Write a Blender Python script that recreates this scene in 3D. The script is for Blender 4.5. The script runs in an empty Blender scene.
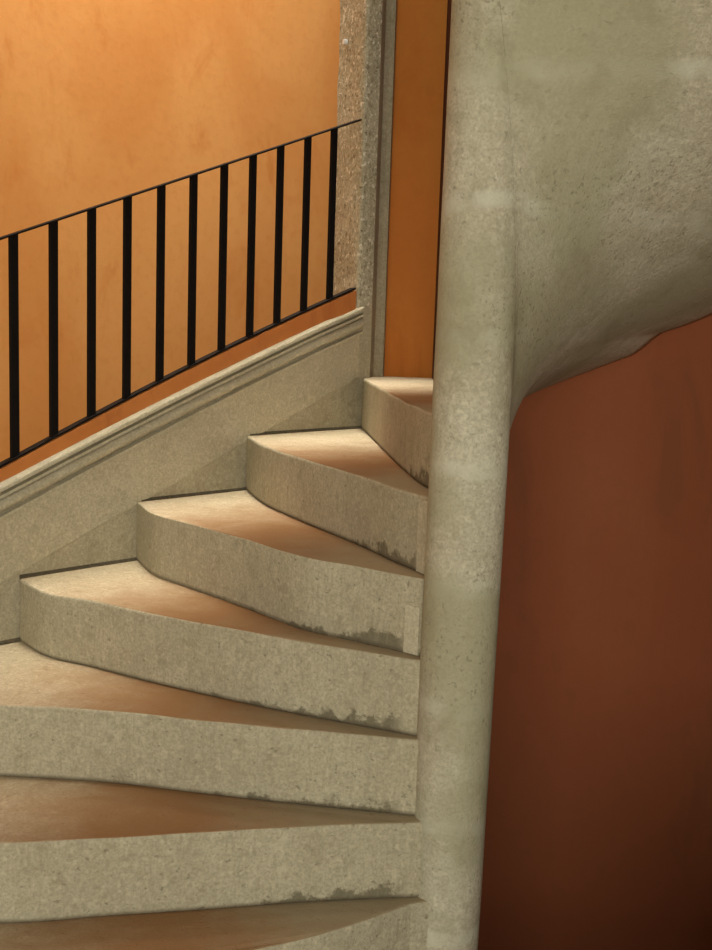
import bpy, bmesh, math, random
from mathutils import Vector, Matrix, noise

random.seed(7)
R = math.radians
SC = bpy.context.scene
COL = SC.collection

# ------------------------------------------------------------------ camera, light, exposure
FPX = 1150.0
PITCH, ROLL = R(7.75), R(1.9)
EYE = Vector((0.0, 0.0, 1.605))
cam_d = bpy.data.cameras.new('camera')
cam_d.sensor_fit = 'VERTICAL'
cam_d.sensor_height = 36.0
cam_d.lens = FPX * 36.0 / 950.0
cam_d.clip_start = 0.05
cam = bpy.data.objects.new('camera', cam_d)
COL.objects.link(cam)
fwd = Vector((0, math.cos(PITCH), -math.sin(PITCH)))
up0 = Vector((0, math.sin(PITCH), math.cos(PITCH)))
rt0 = Vector((1, 0, 0))
rt = rt0 * math.cos(ROLL) + up0 * math.sin(ROLL)
up = up0 * math.cos(ROLL) - rt0 * math.sin(ROLL)
m = Matrix((rt, up, -fwd)).transposed().to_4x4()
m.translation = EYE
cam.matrix_world = m
SC.camera = cam

SC.view_settings.view_transform = 'Standard'
SC.view_settings.look = 'None'
SC.view_settings.gamma = 1.0
SC.view_settings.use_curve_mapping = False
SC.view_settings.exposure = 0.0

world = bpy.data.worlds.new('sky')
SC.world = world
world.use_nodes = True
bg = world.node_tree.nodes['Background']
bg.inputs['Color'].default_value = (1.0, 0.95, 0.80, 1)
bg.inputs['Strength'].default_value = 0.25


def area(name, loc, target, sx, sy, power, color, spread=180):
    d = bpy.data.lights.new(name, 'AREA')
    d.shape = 'RECTANGLE'
    d.size, d.size_y = sx, sy
    d.energy = power
    d.color = color
    d.spread = R(spread)
    o = bpy.data.objects.new(name, d)
    COL.objects.link(o)
    o.location = loc
    o.rotation_euler = (Vector(target) - Vector(loc)).to_track_quat('-Z', 'Y').to_euler()
    return o


# the plan of the stair well: straight left wall A + T*s, normal N points outside
A = Vector((-0.91, 3.06))
T = Vector((0.6919, 0.7220))
N = Vector((-0.7220, 0.6919))
NX, NY = 0.237, 2.43            # newel axis
NR = 0.081                      # newel radius


def wp(s, off, z):
    """point given along the left wall, off = distance behind its room face"""
    p = A + T * s + N * off
    return Vector((p.x, p.y, z))


# skylight of the stair well above the outer lane of the steps
area('skylight', wp(0.62, -0.24, 4.4), wp(0.60, -0.25, 0.9), 0.22, 1.75, 3.5, (1.0, 0.93, 0.78), 19).rotation_euler = (0, 0, math.atan2(T.y, T.x) - math.pi / 2)
# daylight in the passage behind the railing
area('passage_daylight', wp(1.3, 0.75, 5.2), wp(0.9, 1.3, 1.9), 2.0, 0.9, 104, (1.0, 0.93, 0.78), 150)
# added fill lamp behind the viewer, brightens newel, soffit and red wall
area('hall_fill', (0.0, -3.2, 1.75), (0.2, 2.4, 1.2), 3.4, 2.4, 168, (1.0, 0.985, 0.84))

# ------------------------------------------------------------------ materials


def new_mat(name):
    mt = bpy.data.materials.new(name)
    mt.use_nodes = True
    nt = mt.node_tree
    return mt, nt, nt.nodes['Principled BSDF']


class NB:
    """small node helper"""

    def __init__(self, nt):
        self.nt = nt

    def n(self, t, **kw):
        nd = self.nt.nodes.new(t)
        for k, v in kw.items():
            setattr(nd, k, v)
        return nd

    def link(self, a, b):
        self.nt.links.new(a, b)

    def pos(self):
        return self.n('ShaderNodeNewGeometry').outputs['Position']

    def obj(self):
        return self.n('ShaderNodeTexCoord').outputs['Object']

    def mapping(self, vec, scale):
        mp = self.n('ShaderNodeMapping')
        mp.inputs['Scale'].default_value = scale
        self.link(vec, mp.inputs['Vector'])
        return mp.outputs[0]

    def noise(self, vec, scale, detail=5, rough=0.6, dist=0.0):
        t = self.n('ShaderNodeTexNoise')
        t.inputs['Scale'].default_value = scale
        t.inputs['Detail'].default_value = detail
        t.inputs['Roughness'].default_value = rough
        t.inputs['Distortion'].default_value = dist
        self.link(vec, t.inputs['Vector'])
        return t.outputs['Fac']

    def ramp(self, f, a, b, lo=0.0, hi=1.0):
        r = self.n('ShaderNodeMapRange', interpolation_type='SMOOTHSTEP')
        r.inputs['From Min'].default_value = a
        r.inputs['From Max'].default_value = b
        r.inputs['To Min'].default_value = lo
        r.inputs['To Max'].default_value = hi
        self.link(f, r.inputs['Value'])
        return r.outputs[0]

    def math(self, op, a, b=None):
        r = self.n('ShaderNodeMath', operation=op)
        for i, v in enumerate((a, b)):
            if v is None:
                continue
            if isinstance(v, (int, float)):
                r.inputs[i].default_value = v
            else:
                self.link(v, r.inputs[i])
        return r.outputs[0]

    def mix(self, f, a, b, mode='MIX'):
        r = self.n('ShaderNodeMix', data_type='RGBA', blend_type=mode)
        for sock, v in ((r.inputs[0], f), (r.inputs[6], a), (r.inputs[7], b)):
            if isinstance(v, (int, float)):
                sock.default_value = v
            elif isinstance(v, tuple):
                sock.default_value = (*v, 1)
            else:
                self.link(v, sock)
        return r.outputs[2]

    def bump(self, h, strength, dist, bsdf):
        b = self.n('ShaderNodeBump')
        b.inputs['Strength'].default_value = strength
        b.inputs['Distance'].default_value = dist
        self.link(h, b.inputs['Height'])
        self.link(b.outputs[0], bsdf.inputs['Normal'])

    def sep(self, v):
        s = self.n('ShaderNodeSeparateXYZ')
        self.link(v, s.inputs[0])
        return s.outputs


def stone_mat(name, base, dark, light, bump=0.35, spots=0.5, extra=None, grain=160):
    mt, nt, bs = new_mat(name)
    b = NB(nt)
    p = b.pos()
    big = b.noise(p, 5.0, 4, 0.55, 0.4)
    mid = b.noise(p, 26.0, 6, 0.65)
    fine = b.noise(p, grain, 3, 0.7)
    c = b.mix(b.ramp(big, 0.35, 0.68), base, light)
    c = b.mix(b.math('MULTIPLY', b.ramp(mid, 0.50, 0.72), 0.55), c, dark)
    pit = b.ramp(b.noise(b.mapping(p, (1, 1, 1.3)), 60.0, 2, 0.5), 0.66, 0.74)
    c = b.mix(b.math('MULTIPLY', pit, spots), c, tuple(0.45 * x for x in dark))
    c = b.mix(b.ramp(fine, 0.38, 0.66, 0.0, 0.5), c, (0.60 * base[0], 0.58 * base[1], 0.55 * base[2]))
    gr = b.noise(p, 75.0, 2, 0.5)
    c = b.mix(b.ramp(gr, 0.52, 0.70, 0.0, 0.35), c, tuple(min(1.0, 1.28 * x) for x in light))
    if extra:
        c = extra(b, c)
    b.link(c, bs.inputs['Base Color'])
    bs.inputs['Roughness'].default_value = 0.9
    bs.inputs['Specular IOR Level'].default_value = 0.15
    h = b.math('ADD', b.math('MULTIPLY', mid, 0.7), b.math('MULTIPLY', fine, 0.4))
    h = b.math('SUBTRACT', h, b.math('MULTIPLY', pit, 0.5))
    b.bump(h, bump, 0.012, bs)
    return mt


def riser_extra(b, c):
    """damp dark crust along the foot of each riser, in its inner half"""
    o = b.obj()
    x, y, z = b.sep(o)[:3]
    rad = b.math('SQRT', b.math('ADD', b.math('MULTIPLY', x, x), b.math('MULTIPLY', y, y)))
    n1 = b.noise(b.pos(), 16.0, 6, 0.7)
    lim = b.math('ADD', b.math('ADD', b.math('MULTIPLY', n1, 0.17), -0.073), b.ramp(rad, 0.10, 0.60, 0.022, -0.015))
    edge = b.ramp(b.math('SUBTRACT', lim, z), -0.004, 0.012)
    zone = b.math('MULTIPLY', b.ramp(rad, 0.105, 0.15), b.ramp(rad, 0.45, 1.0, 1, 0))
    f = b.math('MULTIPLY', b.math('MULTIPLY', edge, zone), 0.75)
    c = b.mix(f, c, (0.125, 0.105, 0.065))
    # comb marks of the stone dressing
    cm = b.noise(b.mapping(b.pos(), (1, 1, 0.12)), 110.0, 3, 0.6)
    c = b.mix(b.ramp(cm, 0.50, 0.66, 0, 0.30), c, (0.33, 0.28, 0.19))
    # thin dark line where the riser stands on the tread below
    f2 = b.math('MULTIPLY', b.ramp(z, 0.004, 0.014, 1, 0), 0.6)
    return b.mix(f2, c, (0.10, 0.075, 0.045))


def tread_extra(b, c):
    """brown walked-in dirt on the inner part of the treads"""
    o = b.obj()
    x, y, z = b.sep(o)[:3]
    rad = b.math('SQRT', b.math('ADD', b.math('MULTIPLY', x, x), b.math('MULTIPLY', y, y)))
    n1 = b.noise(b.pos(), 7.0, 5, 0.6, 0.5)
    rr = b.math('ADD', rad, b.math('MULTIPLY', b.math('SUBTRACT', n1, 0.5), 0.45))
    f = b.ramp(rr, 0.65, 1.25, 0.94, 0.0)
    c = b.mix(f, c, (0.31, 0.158, 0.066))
    c = b.mix(b.ramp(rr, 0.22, 0.66, 0.9, 0.0), c, (0.38, 0.315, 0.205))
    n2 = b.noise(b.pos(), 40.0, 4, 0.7)
    return b.mix(b.ramp(n2, 0.58, 0.72, 0, 0.35), c, (0.22, 0.12, 0.06))


M_RISER = stone_mat('riser_stone', (0.47, 0.415, 0.295), (0.31, 0.26, 0.17), (0.53, 0.475, 0.345), bump=0.45, extra=riser_extra)
M_TREAD = stone_mat('tread_stone', (0.60, 0.50, 0.345), (0.42, 0.32, 0.20), (0.66, 0.56, 0.40), bump=0.25, spots=0.3, extra=tread_extra)
M_STRING = stone_mat('string_stone', (0.425, 0.375, 0.265), (0.28, 0.24, 0.155), (0.48, 0.43, 0.31), bump=0.15, spots=0.15)
M_BAND = stone_mat('band_stone', (0.50, 0.445, 0.32), (0.38, 0.33, 0.22), (0.55, 0.50, 0.37), bump=0.12, spots=0.1)


def speckle(b, c):
    p = b.pos()
    n1 = b.noise(p, 70.0, 2, 0.6)
    c = b.mix(b.ramp(n1, 0.55, 0.68, 0, 0.85), c, (0.86, 0.80, 0.66))
    n2 = b.noise(b.mapping(p, (1.3, 1.3, 1)), 55.0, 3, 0.6)
    return b.mix(b.ramp(n2, 0.56, 0.68, 0, 0.75), c, (0.20, 0.15, 0.085))


M_ROUGH = stone_mat('rough_pillar_stone', (0.50, 0.45, 0.31), (0.25, 0.20, 0.11), (0.60, 0.55, 0.40), bump=1.0, spots=0.6, grain=110, extra=speckle)
M_MORTAR = stone_mat('pale_mortar', (0.56, 0.50, 0.365), (0.46, 0.40, 0.28), (0.60, 0.545, 0.41), bump=0.2, spots=0.1)


def joint_extra(b, c):
    """smeared pale mortar joints and greenish weathering of the newel and soffit blocks"""
    p = b.pos()
    x, y, z = b.sep(p)[:3]
    w = b.noise(p, 5.0, 3, 0.5)
    zz = b.math('ADD', z, b.math('MULTIPLY', b.math('SUBTRACT', w, 0.5), 0.07))
    fr = b.math('FRACT', b.math('DIVIDE', b.math('ADD', zz, 0.13), 0.262))
    d = b.math('ABSOLUTE', b.math('SUBTRACT', fr, 0.5))
    br = b.noise(p, 14.0, 4, 0.6)
    f = b.math('MULTIPLY', b.ramp(d, 0.03, 0.10, 1, 0), b.ramp(br, 0.36, 0.58, 0.15, 0.75))
    c = b.mix(f, c, (0.63, 0.60, 0.48))
    g = b.noise(p, 2.6, 3, 0.5)
    c = b.mix(b.ramp(g, 0.42, 0.60, 0, 0.75), c, (0.365, 0.335, 0.215))
    g2 = b.noise(p, 9.0, 5, 0.65, 0.3)
    c = b.mix(b.ramp(g2, 0.50, 0.68, 0, 0.40), c, (0.30, 0.265, 0.165))
    pk = b.ramp(b.noise(p, 95.0, 2, 0.6), 0.58, 0.68)
    pz = b.ramp(b.noise(p, 3.3, 2, 0.5), 0.48, 0.62)
    return b.mix(b.math('MULTIPLY', b.math('MULTIPLY', pk, pz), 0.5), c, (0.18, 0.155, 0.10))


M_NEWEL = stone_mat('newel_stone', (0.535, 0.48, 0.36), (0.36, 0.31, 0.215), (0.60, 0.555, 0.43), bump=0.35, spots=0.4, extra=joint_extra)


def plaster(name, a, bcol, c3, scale=1.6, bump=0.12):
    mt, nt, bs = new_mat(name)
    b = NB(nt)
    p = b.pos()
    n1 = b.noise(b.mapping(p, (1, 1, 0.55)), scale, 5, 0.55, 0.6)
    n2 = b.noise(b.mapping(p, (1.6, 1.6, 0.7)), scale * 1.7, 5, 0.6, 0.5)
    n3 = b.noise(p, 24.0, 5, 0.65)
    c = b.mix(b.ramp(n1, 0.34, 0.68), a, bcol)
    c = b.mix(b.ramp(n2, 0.54, 0.74, 0, 0.65), c, c3)
    c = b.mix(b.ramp(n3, 0.45, 0.75, 0, 0.22), c, c3)
    b.link(c, bs.inputs['Base Color'])
    bs.inputs['Roughness'].default_value = 0.85
    bs.inputs['Specular IOR Level'].default_value = 0.2
    b.bump(b.math('ADD', n3, b.math('MULTIPLY', n1, 0.6)), bump, 0.01, bs)
    return mt


M_ORANGE = plaster('ochre_plaster', (0.68, 0.30, 0.085), (0.75, 0.37, 0.12), (0.58, 0.205, 0.042))
M_KERB = plaster('red_ochre_plaster', (0.50, 0.165, 0.040), (0.55, 0.20, 0.055), (0.40, 0.12, 0.03), 4.0)
M_STRIP = plaster('orange_plaster', (0.67, 0.225, 0.044), (0.70, 0.268, 0.052), (0.56, 0.172, 0.030), 2.0)
M_RED = plaster('brick_red_plaster', (0.325, 0.094, 0.040), (0.345, 0.108, 0.046), (0.25, 0.085, 0.038), 1.8)
M_EDGE = stone_mat('dark_edge', (0.13, 0.105, 0.07), (0.08, 0.063, 0.04), (0.17, 0.14, 0.095))
M_GAP_SHADE = plaster('gap_shade_brown', (0.085, 0.022, 0.007), (0.10, 0.028, 0.008), (0.06, 0.015, 0.005))  # dark colour standing in for shade in the gap beside the newel
M_FLOOR = stone_mat('floor_stone', (0.55, 0.48, 0.36), (0.42, 0.36, 0.26), (0.60, 0.53, 0.41))

mt, nt, bs = new_mat('black_iron')
b = NB(nt)
nn = b.noise(b.pos(), 60, 4, 0.6)
b.link(b.mix(nn, (0.004, 0.003, 0.003), (0.009, 0.006, 0.005)), bs.inputs['Base Color'])
bs.inputs['Roughness'].default_value = 0.65
bs.inputs['Specular IOR Level'].default_value = 0.12
b.bump(nn, 0.1, 0.003, bs)
M_IRON = mt
mt, nt, bs = new_mat('white_plastic')
b = NB(nt)
b.link(b.mix(b.noise(b.pos(), 300, 2), (0.85, 0.85, 0.82), (0.95, 0.95, 0.93)), bs.inputs['Base Color'])
M_WHITE = mt

# ------------------------------------------------------------------ mesh helpers


def mk(name, verts, faces, mats, parent=None, origin=(0, 0, 0), mi=None, smooth=False, kind=None, label=None, cat=None, group=None):
    o0 = Vector(origin)
    me = bpy.data.meshes.new(name)
    me.from_pydata([tuple(Vector(v) - o0) for v in verts], [], faces)
    bm = bmesh.new()
    bm.from_mesh(me)
    if mi:
        bm.faces.ensure_lookup_table()
        for f, i in zip(bm.faces, mi):
            f.material_index = i
    bmesh.ops.recalc_face_normals(bm, faces=bm.faces)
    if smooth:
        for f in bm.faces:
            f.smooth = True
    bm.to_mesh(me)
    bm.free()
    for q in (mats if isinstance(mats, (list, tuple)) else [mats]):
        me.materials.append(q)
    o = bpy.data.objects.new(name, me)
    COL.objects.link(o)
    if parent:
        o.parent = parent
        o.location = o0 - parent.location
    else:
        o.location = o0
    for k, v in (('kind', kind), ('label', label), ('category', cat), ('group', group)):
        if v:
            o[k] = v
    return o


def empty(name, loc, label, cat, group=None):
    o = bpy.data.objects.new(name, None)
    o.empty_display_size = 0.1
    COL.objects.link(o)
    o.location = loc
    o['label'] = label
    o['category'] = cat
    if group:
        o['group'] = group
    return o


def bevel(o, w, seg=2, ang=40):
    md = o.modifiers.new('bevel', 'BEVEL')
    md.width = w
    md.segments = seg
    md.limit_method = 'ANGLE'
    md.angle_limit = R(ang)
    return o


def prism(poly, z0, z1):
    """poly = plan points; z0/z1 numbers or per-point lists"""
    n = len(poly)
    zb = z0 if isinstance(z0, (list, tuple)) else [z0] * n
    zt = z1 if isinstance(z1, (list, tuple)) else [z1] * n
    v = [(p[0], p[1], z) for p, z in zip(poly, zb)] + [(p[0], p[1], z) for p, z in zip(poly, zt)]
    f = [tuple(range(n - 1, -1, -1)), tuple(range(n, 2 * n))]
    f += [(i, (i + 1) % n, n + (i + 1) % n, n + i) for i in range(n)]
    return v, f


def loft(sections, close=True, caps=True):
    n = len(sections[0])
    v = [p for s in sections for p in s]
    f = []
    for a in range(len(sections) - 1):
        for i in range(n if close else n - 1):
            j = (i + 1) % n
            f.append((a * n + i, a * n + j, (a + 1) * n + j, (a + 1) * n + i))
    if caps:
        f.append(tuple(range(n - 1, -1, -1)))
        f.append(tuple((len(sections) - 1) * n + i for i in range(n)))
    return v, f


def spline(pts, per=10):
    P = [Vector(p) for p in pts]
    P = [P[0] * 2 - P[1]] + P + [P[-1] * 2 - P[-2]]
    out = []
    for i in range(1, len(P) - 2):
        p0, p1, p2, p3 = P[i - 1:i + 3]
        for k in range(per):
            t = k / per
            out.append(0.5 * ((2 * p1) + (p2 - p0) * t + (2 * p0 - 5 * p1 + 4 * p2 - p3) * t * t + (3 * p1 - p0 - 3 * p2 + p3) * t ** 3))
    out.append(P[-2])
    return out


# ------------------------------------------------------------------ setting
ZR = 0.392      # pitch of string, moulding and rails along the wall


def zs_line(z0, s):
    return z0 + ZR * s


# floors: the landing the viewer stands on and the bottom of the well
v, f = prism([(-4.5, -3.5), (3.5, -3.5), (3.5, 1.62), (0.6, 1.62), (0.19, 2.25), (-0.1, 1.55), (-1.4, 0.6), (-3.4, 0.6), (-4.5, 0.6)], -0.2, 0.0)
mk('floor', v, f, M_FLOOR, kind='structure')
v, f = prism([(-4.5, -3.5), (4.0, -3.5), (4.0, 6.5), (-4.5, 6.5)], -1.75, -1.6)
mk('floor_lower', v, f, M_FLOOR, kind='structure')

# added unseen low wall below the frame, shades the foot of the red wall
v, f = prism([(0.42, 1.50), (3.0, 1.50), (3.0, 1.62), (0.42, 1.62)], 0.0, 0.62)
mk('wall_blocker', v, f, M_STRING, kind='structure')

# left wall: low sloping stone string wall under the opening (room face at off = 0)
S0, S1_ = -2.6, 1.306
MT = 0.3760                     # pitch of the moulding
sec = []
for s in (S0, S1_):
    t = 1.145 + MT * s
    sec.append([wp(s, 0.0, -1.6), wp(s, 0.0, t - 0.01), wp(s, 0.20, t - 0.01), wp(s, 0.20, -1.6)])
v, f = loft(sec)
mk('wall_left', v, f, M_STRING, kind='structure', label='low sloping grey stone string wall beside the steps')
# flat, slightly raised band on the string wall, below the moulding
sec = []
for s in (S0, 1.304):
    t = 1.10 + MT * s
    lo = 0.888 + 0.392 * s
    sec.append([wp(s, 0.002, lo), wp(s, -0.002, lo), wp(s, -0.005, lo + 0.006), wp(s, -0.005, t), wp(s, 0.002, t)])
v, f = loft(sec)
mk('trim_3', v, f, M_BAND, kind='structure', label='flat band along the string wall below the moulding')

def toprail(s):
    return 1.777 + 0.3674 * (s + 0.037)


def bow(s):
    u = (s + 0.05) / 1.35
    return 4 * u * (1 - u) if u > 0 else 0.0


def botrail(s):
    return 1.181 + 0.3920 * (s + 0.043) + 0.015 * bow(s)


SS = [S0, -1.0] + [0.1 * i for i in range(-1, 13)]


# moulding
prof = [(0.03, 0.0), (0.03, 0.094), (-0.028, 0.092), (-0.031, 0.088), (-0.031, 0.079), (-0.006, 0.076), (-0.005, 0.069),
        (-0.024, 0.067), (-0.025, 0.059), (-0.006, 0.055)]
for k in range(9):
    a = R(80 - 160 * k / 8)
    prof.append((-0.006 - 0.020 * math.cos(a), 0.036 + 0.018 * math.sin(a)))
prof += [(-0.005, 0.016), (-0.005, 0.011), (-0.020, 0.009), (-0.021, 0.001), (-0.004, -0.003)]
sec = [[wp(s + 0.6 * (o_ + 0.031) if s > 1.2 else s, o_, 1.066 + MT * s + 0.010 * bow(s) + dz) for o_, dz in prof] for s in SS + [1.298]]
v, f = loft(sec)
mk('trim_2', v, f, M_BAND, kind='structure', label='moulded stone capping of the string wall')


# reddish kerb under the bottom rail
sec = [[wp(s, 0.002, botrail(s) - 0.10), wp(s, 0.002, botrail(s) - 0.004), wp(s, 0.045, botrail(s) - 0.004), wp(s, 0.045, botrail(s) - 0.10)] for s in SS + [1.288]]
v, f = loft(sec)
mk('trim_4', v, f, M_KERB, kind='structure', label='orange painted kerb between moulding and bottom rail')

# stone pillar at the right end of the opening, splayed rough reveal
pil = [(1.368, 0.20), (1.330, 0.10), (1.312, 0.055), (1.300, 0.022), (1.298, 0.005), (1.306, 0.0), (1.368, 0.0), (1.373, 0.004)]
pz = [Vector((0.0505, 4.14)), Vector((0.069, 4.15)), Vector((0.084, 4.145)), Vector((0.090, 4.20)), Vector((0.0, 4.3))]
zcuts = [0.9 + 0.05 * i for i in range(71)]
secs = []
for z in zcuts:
    row = []
    for i, (s, o_) in enumerate(pil):
        p = wp(s, o_, z)
        if i < 5:
            a = 0.006 if i < 4 else 0.003
            p += Vector((noise.noise(p * 14) * a, noise.noise(p * 14 + Vector((5, 5, 5))) * a, 0))
        row.append(p)
    row += [Vector((q.x, q.y, z)) for q in pz]
    secs.append(row)
v, f = loft(secs)
npf = len(secs[0])
mi = []
for a in range(len(zcuts) - 1):
    for i in range(npf):
        mi.append(0 if i < 4 or (i < 6 and zcuts[a] > 1.63) else 1)
mi += [1, 1]
mk('trim_1', v, f, [M_ROUGH, M_STRING], mi=mi, kind='structure', label='rough stone pillar at the right end of the railing')
# lintel and left pier of the opening (above and left of the frame)
v, f = loft([[wp(s, 0, 3.3), wp(s, 0, 4.3), wp(s, 0.2, 4.3), wp(s, 0.2, 3.3)] for s in (S0, 1.3)])
mk('wall_lintel', v, f, M_ORANGE, kind='structure')

# ochre wall of the passage beyond the railing
v, f = loft([[wp(s, 1.5, -1.6), wp(s, 1.5, 4.6), wp(s, 1.65, 4.6), wp(s, 1.65, -1.6)] for s in (-3.2, 5.5)])
mk('wall_far', v, f, M_ORANGE, kind='structure', label='sunlit ochre plaster wall beyond the railing')
v, f = loft([[wp(s, 0.2, 0.35), wp(s, 1.5, 0.35), wp(s, 1.5, 0.25), wp(s, 0.2, 0.25)] for s in (-3.2, 5.5)])
mk('floor_passage', v, f, M_FLOOR, kind='structure')

# narrow orange wall behind the top step
v, f = prism([(0.04, 4.20), (0.62, 4.17), (0.62, 4.32), (0.0, 4.35)], 0.9, 4.4)
mk('wall_back', v, f, M_STRIP, kind='structure', label='narrow strip of orange wall behind the top step')

v, f = prism([(-0.35, 4.22), (0.62, 4.19), (0.62, 4.34), (-0.35, 4.37)], -1.6, 0.9)
mk('wall_back_lower', v, f, M_RED, kind='structure')

# dark brown strip painting the shaded gap between orange strip and newel
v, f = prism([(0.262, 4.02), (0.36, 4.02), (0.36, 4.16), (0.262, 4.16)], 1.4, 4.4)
mk('gap_shade', v, f, M_GAP_SHADE, kind='structure', label='dark brown strip standing in for the shaded gap beside the newel')

# curved brick-red wall of the well on the right
RW = 1.09


def rw(th):
    return RW


vin, vout = [], []
TH = [R(86.0 - 130 * i / 60) for i in range(61)]
poly = [(NX + rw(t) * math.cos(t), NY + rw(t) * math.sin(t)) for t in TH]
poly += [(NX + (rw(t) + 0.2) * math.cos(t), NY + (rw(t) + 0.2) * math.sin(t)) for t in reversed(TH)]
v, f = prism(poly, -1.6, 4.4)
mk('wall_right', v, f, M_RED, kind='structure', label='curved brick-red plaster wall under the upper flight')

# ------------------------------------------------------------------ steps
H = 0.175
ZB = 0.35       # tread of step 0
NOSE = {
    -1: [(-3.2, 0.72), (-2.4, 0.75), (-1.2, 1.10), (-0.4, 1.72), (0.0, 2.08), (0.195, 2.325)],
    0: [(-2.02, 1.90), (-1.6, 1.68), (-1.1, 1.74), (-0.55, 1.95), (-0.14, 2.16), (0.0, 2.235), (0.15, 2.345)],
    1: [(-1.62, 2.32), (-1.3, 2.15), (-0.7, 2.21), (-0.5, 2.25), (-0.3, 2.29), (-0.09, 2.335), (0.158, 2.375)],
    2: [(-1.22, 2.735), (-1.02, 2.56), (-0.79, 2.545), (-0.56, 2.53), (-0.33, 2.485), (-0.11, 2.445), (0.150, 2.405)],
    3: [(-0.91, 3.06), (-0.80, 2.92), (-0.66, 2.84), (-0.49, 2.735), (-0.24, 2.60), (-0.05, 2.51), (0.148, 2.425)],
    4: [(-0.652, 3.362), (-0.56, 3.15), (-0.45, 3.02), (-0.28, 2.83), (-0.12, 2.64), (0.0, 2.555), (0.150, 2.450)],
    5: [(-0.357, 3.655), (-0.27, 3.36), (-0.155, 3.11), (0.01, 2.79), (0.09, 2.61), (0.163, 2.475)],
    6: [(0.01, 4.02), (0.04, 3.72), (0.075, 3.35), (0.115, 2.95), (0.145, 2.70), (0.185, 2.495)],
    7: [(0.47, 3.50), (0.42, 3.22), (0.33, 2.80), (0.255, 2.505)],
}
CUR = {k: spline(p, 9) + [Vector((0.205, p[-1][1] + 0.25 * (NY - p[-1][1])))] for k, p in NOSE.items()}
GAP = 0.006
LBL = {
    -1: 'grey stone step at the foot of the flight, below the frame',
    0: 'lowest grey stone step in view, only its corner showing at the bottom edge',
    1: 'wide grey stone step with brown tread, second from the bottom in view',
    2: 'grey stone step, third from the bottom, reaching the left edge below the lit treads',
    3: 'grey stone step with pale outer tread, fourth step from the bottom edge',
    4: 'pale-topped grey stone step, second below the topmost one in view',
    5: 'pale-topped grey stone step just below the topmost step in view',
    6: 'topmost grey stone step in view, at the foot of the narrow orange wall strip',
}


def toward(p, q, d):
    dv = q - p
    return p + dv.normalized() * d


for k in range(-1, 7):
    zb, zt = ZB + H * (k - 1), ZB + H * k
    front = [p.copy() for p in CUR[k]]
    nxt = [p.copy() for p in CUR[k + 1]]
    # pull the outer ends a hair off the wall so the dark strip shows
    front[0] = front[0] - N * GAP
    if k < 6:
        back = [p + (N if False else (nxt[min(i + 1, len(nxt) - 1)] - nxt[max(i - 1, 0)]).normalized().orthogonal()) * 0 for i, p in enumerate(nxt)]
        # hidden bearing of the next step, 25 mm
        out = []
        for i, p in enumerate(nxt):
            d = (nxt[min(i + 1, len(nxt) - 1)] - nxt[max(i - 1, 0)]).normalized()
            q = Vector((-d.y, d.x))
            if q.dot(Vector((0.3, 1.0))) < 0:
                q = -q
            out.append(p + q * (0.025 if 0 < i < len(nxt) - 1 else 0.0))
        out[0] = out[0] + T * 0.025 - N * GAP
        poly = front + list(reversed(out))
    else:
        poly = front + [Vector((0.262, 2.512)), Vector((0.315, 2.80)), Vector((0.365, 3.10)), Vector((0.39, 3.47)), Vector((0.40, 3.75)), Vector((0.42, 4.18)), Vector((0.055, 4.195))]
    # worn, slightly uneven nosing
    top = []
    n = len(front)
    for i, p in enumerate(poly):
        z = zt
        if 0 < i < n - 1:
            z += noise.noise(Vector((p.x * 7, p.y * 7, k * 3.1))) * 0.0035 - 0.001
        top.append(z)
    nf = len(poly)
    v, f = prism(poly, zb, top)
    mi = [1, 0] + [1] * nf
    st = empty('stone_step', (NX, NY, zb), LBL[k], 'step', 'steps of the spiral stair')
    o = mk('block', v, f, [M_TREAD, M_RISER], parent=st, origin=(NX, NY, zb), mi=mi)
    bevel(o, 0.007, 3, 35)
    # thin dark strip where the tread meets the string wall
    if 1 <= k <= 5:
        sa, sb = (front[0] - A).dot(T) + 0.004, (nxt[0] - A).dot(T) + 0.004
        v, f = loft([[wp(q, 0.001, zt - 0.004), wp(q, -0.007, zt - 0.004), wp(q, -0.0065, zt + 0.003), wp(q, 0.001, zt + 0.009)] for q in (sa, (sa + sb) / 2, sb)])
        o = mk('edge_strip', v, f, M_EDGE, parent=st, origin=(NX, NY, zb))
        o['label'] = 'dark strip along the string wall'
    # pale mortar fillet between riser end and newel
    if 4 <= k <= 6:
        e = CUR[k][-2]
        d = (CUR[k][-5] - e).normalized()
        q = Vector((d.y, -d.x))
        if q.y > 0:
            q = -q
        w = {4: 0.040, 5: 0.045, 6: 0.040}[k]
        a0, a1 = e + d * w + q * 0.001, e + q * 0.004
        v, f = prism([a0 - q * 0.006, a0 + q * 0.0005, a1 + q * 0.0005, a1 - q * 0.01], zb + 0.001, zt - (0.012 if k > 4 else 0.065))
        o = mk('mortar_fillet', v, f, M_MORTAR, parent=st, origin=(NX, NY, zb))
        o['label'] = 'pale mortar strip against the newel'
        bevel(o, 0.002, 2)

def newel_c(z):
    return NX - 0.006 + 0.0083 * (z - 0.4)


def newel_r(z):
    return NR + 0.0022 * (z - 0.4)


# ------------------------------------------------------------------ newel column
secs = []
NZ = 120
for i in range(NZ + 1):
    z = -1.6 + 6.0 * i / NZ
    cx = newel_c(z)
    row = []
    for j in range(48):
        a = 2 * math.pi * j / 48
        rr = newel_r(z) + 0.0010 * noise.noise(Vector((math.cos(a) * 1.2, math.sin(a) * 1.2, z * 4)))
        row.append((cx + rr * math.cos(a), NY + rr * math.sin(a), z))
    secs.append(row)
v, f = loft(secs)
mk('newel_column', v, f, M_NEWEL, origin=(NX, NY, -1.6), smooth=True,
   label='slim round grey stone newel column the steps wind around', cat='column')

# ------------------------------------------------------------------ upper flight: soffit and its steps
DTH = R(19.5)
TH7 = R(78)


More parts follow.
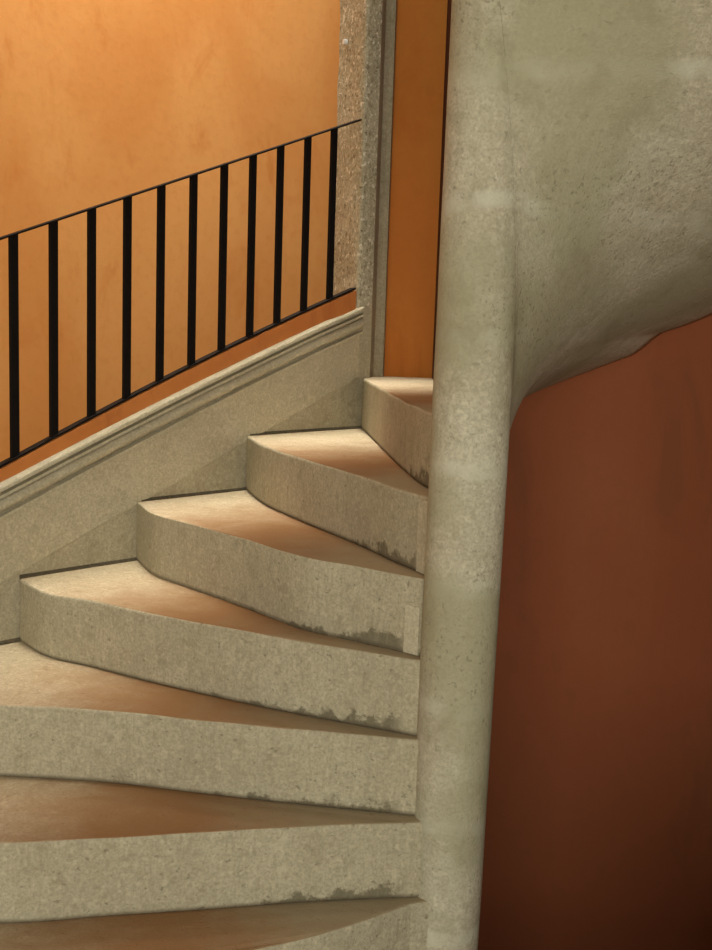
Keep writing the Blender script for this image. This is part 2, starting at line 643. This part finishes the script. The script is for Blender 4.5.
def tread_z(th):
    return ZB + H * 7 + (TH7 - th) / DTH * H


SOFF_T = 0.20


def soff(th, r):
    z = tread_z(th) - SOFF_T
    d = max(r - NR, 0.0)
    t = min(max((math.degrees(th) - 50) / 34, 0), 1)
    amp = 0.64 - 0.36 * t * t * (3 - 2 * t)
    a = math.degrees(th) - 57.0
    jog = 0.032 * math.exp(a / 5.0) if a < 0 else -0.014 * math.exp(-a / 8.0)
    a2 = min(max((a + 2.5) / 5.0, 0), 1)
    if abs(a) < 2.5:
        jog = 0.0194 + (-0.0102 - 0.0194) * a2 * a2 * (3 - 2 * a2)
    return z - amp * math.exp(-(d / 0.085) ** 0.6) + jog * (r / RW) ** 3


NT, NRD = 320, 48
T0, T1 = R(84), R(-150)
rows = []
RO = RW + 0.004
for i in range(NT + 1):
    th = T0 + (T1 - T0) * i / NT
    row = []
    for j in range(NRD + 1):
        u = j / NRD
        r = NR + (RO - NR) * u ** 2.6
        z = soff(th, r)
        w = max(0.0, 1 - (r - NR) / 0.3)
        re = r + (newel_r(z) - NR) * w
        row.append((NX + (newel_c(z) - NX) * w + re * math.cos(th), NY + re * math.sin(th), z + 0.002 * noise.noise(Vector((math.cos(th) * r * 5, math.sin(th) * r * 5, th * 2)))))
    rows.append(row)
secs = []
for row in rows:
    sec = list(row) + [(p[0], p[1], max(p[2], 0) + 0.02 if False else p[2] + 0.020) for p in reversed(row)]
    secs.append(sec)
v, f = loft(secs)
so = mk('stair_soffit', v, f, M_NEWEL, smooth=False, origin=(NX, NY, 0),
        label='curved grey stone underside of the upper flight, right of the newel column', cat='stair soffit')
for p in so.data.polygons:
    p.use_smooth = len(p.vertices) == 4

for k in range(7, 12):
    th0 = TH7 - (k - 7) * DTH
    th1 = th0 - DTH
    zt = ZB + H * k
    ths = [th0 + (th1 - th0) * i / 6 for i in range(7)]
    ri, ro = NR + 0.36, RO - 0.008
    poly = [(NX + ri * math.cos(t), NY + ri * math.sin(t)) for t in ths] + [(NX + ro * math.cos(t), NY + ro * math.sin(t)) for t in reversed(ths)]
    zbot = [soff(t, ri) + 0.034 for t in ths] + [soff(t, ro) + 0.034 for t in reversed(ths)]
    v, f = prism(poly, zbot, zt)
    o = mk('stone_step', v, f, [M_RISER], origin=(NX, NY, zt - H),
           label='grey stone step of the upper flight, hidden above the soffit', cat='step', group='steps of the upper flight')
    bevel(o, 0.006, 2)

# ------------------------------------------------------------------ railing
OFF = 0.018
rail = empty('iron_railing', wp(0.0, OFF, 1.17), 'black iron railing with upright bars along the sloping string wall', 'railing')


def bar(name, secs_, parent, w=0.0):
    v, f = loft(secs_)
    o = mk(name, v, f, M_IRON, parent=parent, origin=secs_[0][0])
    if w:
        bevel(o, w, 2)
    return o


for nm, fn, end, th in (('top_rail', toprail, 1.292, 0.0055), ('bottom_rail', botrail, 1.290, 0.006)):
    bar(nm, [[wp(s, OFF - 0.013, fn(s)), wp(s, OFF + 0.013, fn(s)), wp(s, OFF + 0.013, fn(s) + th), wp(s, OFF - 0.013, fn(s) + th)] for s in SS[1:] + [end]], rail, 0.0015)


def px_s(x, y):
    """where a bar crosses the railing plane, from its bearing"""
    d = fwd + rt * ((x - 356) / FPX) - up * ((y - 475) / FPX)
    a = A + N * OFF
    k = a.dot(N) / (d.x * N.x + d.y * N.y)
    return (Vector((d.x * k, d.y * k)) - a).dot(T)


spots = [px_s(x, y) for x, y in ((14, 345), (53.5, 325), (91.5, 306), (127, 290), (160.5, 275), (192.5, 262), (223, 249), (251.5, 237), (279, 225), (306, 214), (332, 208))]
step_s = spots[1] - spots[0]
spots = [spots[0] - 2 * step_s, spots[0] - step_s] + spots
print('BARS', [round(s, 3) for s in spots])
for s in spots:
    w = 0.012
    z0, z1 = botrail(s) + 0.004, toprail(s) + 0.002
    sec = []
    for z in (z0, z1):
        sl = [(s - w, OFF - 0.006), (s + w, OFF - 0.006), (s + w, OFF + 0.006), (s - w, OFF + 0.006)]
        sec.append([wp(a_, b_, z + (0.38 * (a_ - s))) for a_, b_ in sl])
    bar('baluster', sec, rail, 0.0015)

# ------------------------------------------------------------------ small white plug on the pillar
d = fwd + rt * ((346 - 356) / FPX) - up * ((42 - 475) / FPX)
q0 = A + T * 1.322 + N * 0.10
jt = (T * 0.084 + N * 0.178).normalized()
jn = Vector((-jt.y, jt.x))
k = q0.dot(jn) / (d.x * jn.x + d.y * jn.y)
P = EYE + d * k
nrm = jn if jn.dot(T) < 0 else -jn
vv = []
for dist in (-0.004, 0.010):
    vv.append([(P.x + nrm.x * dist + jt.x * 0.009 * math.cos(t), P.y + nrm.y * dist + jt.y * 0.009 * math.cos(t), P.z + 0.009 * math.sin(t)) for t in [2 * math.pi * i / 12 for i in range(12)]])
v, f = loft(vv)
mk('wall_plug', v, f, M_WHITE, origin=P, label='tiny white plug in the rough stone pillar above the railing', cat='plug')
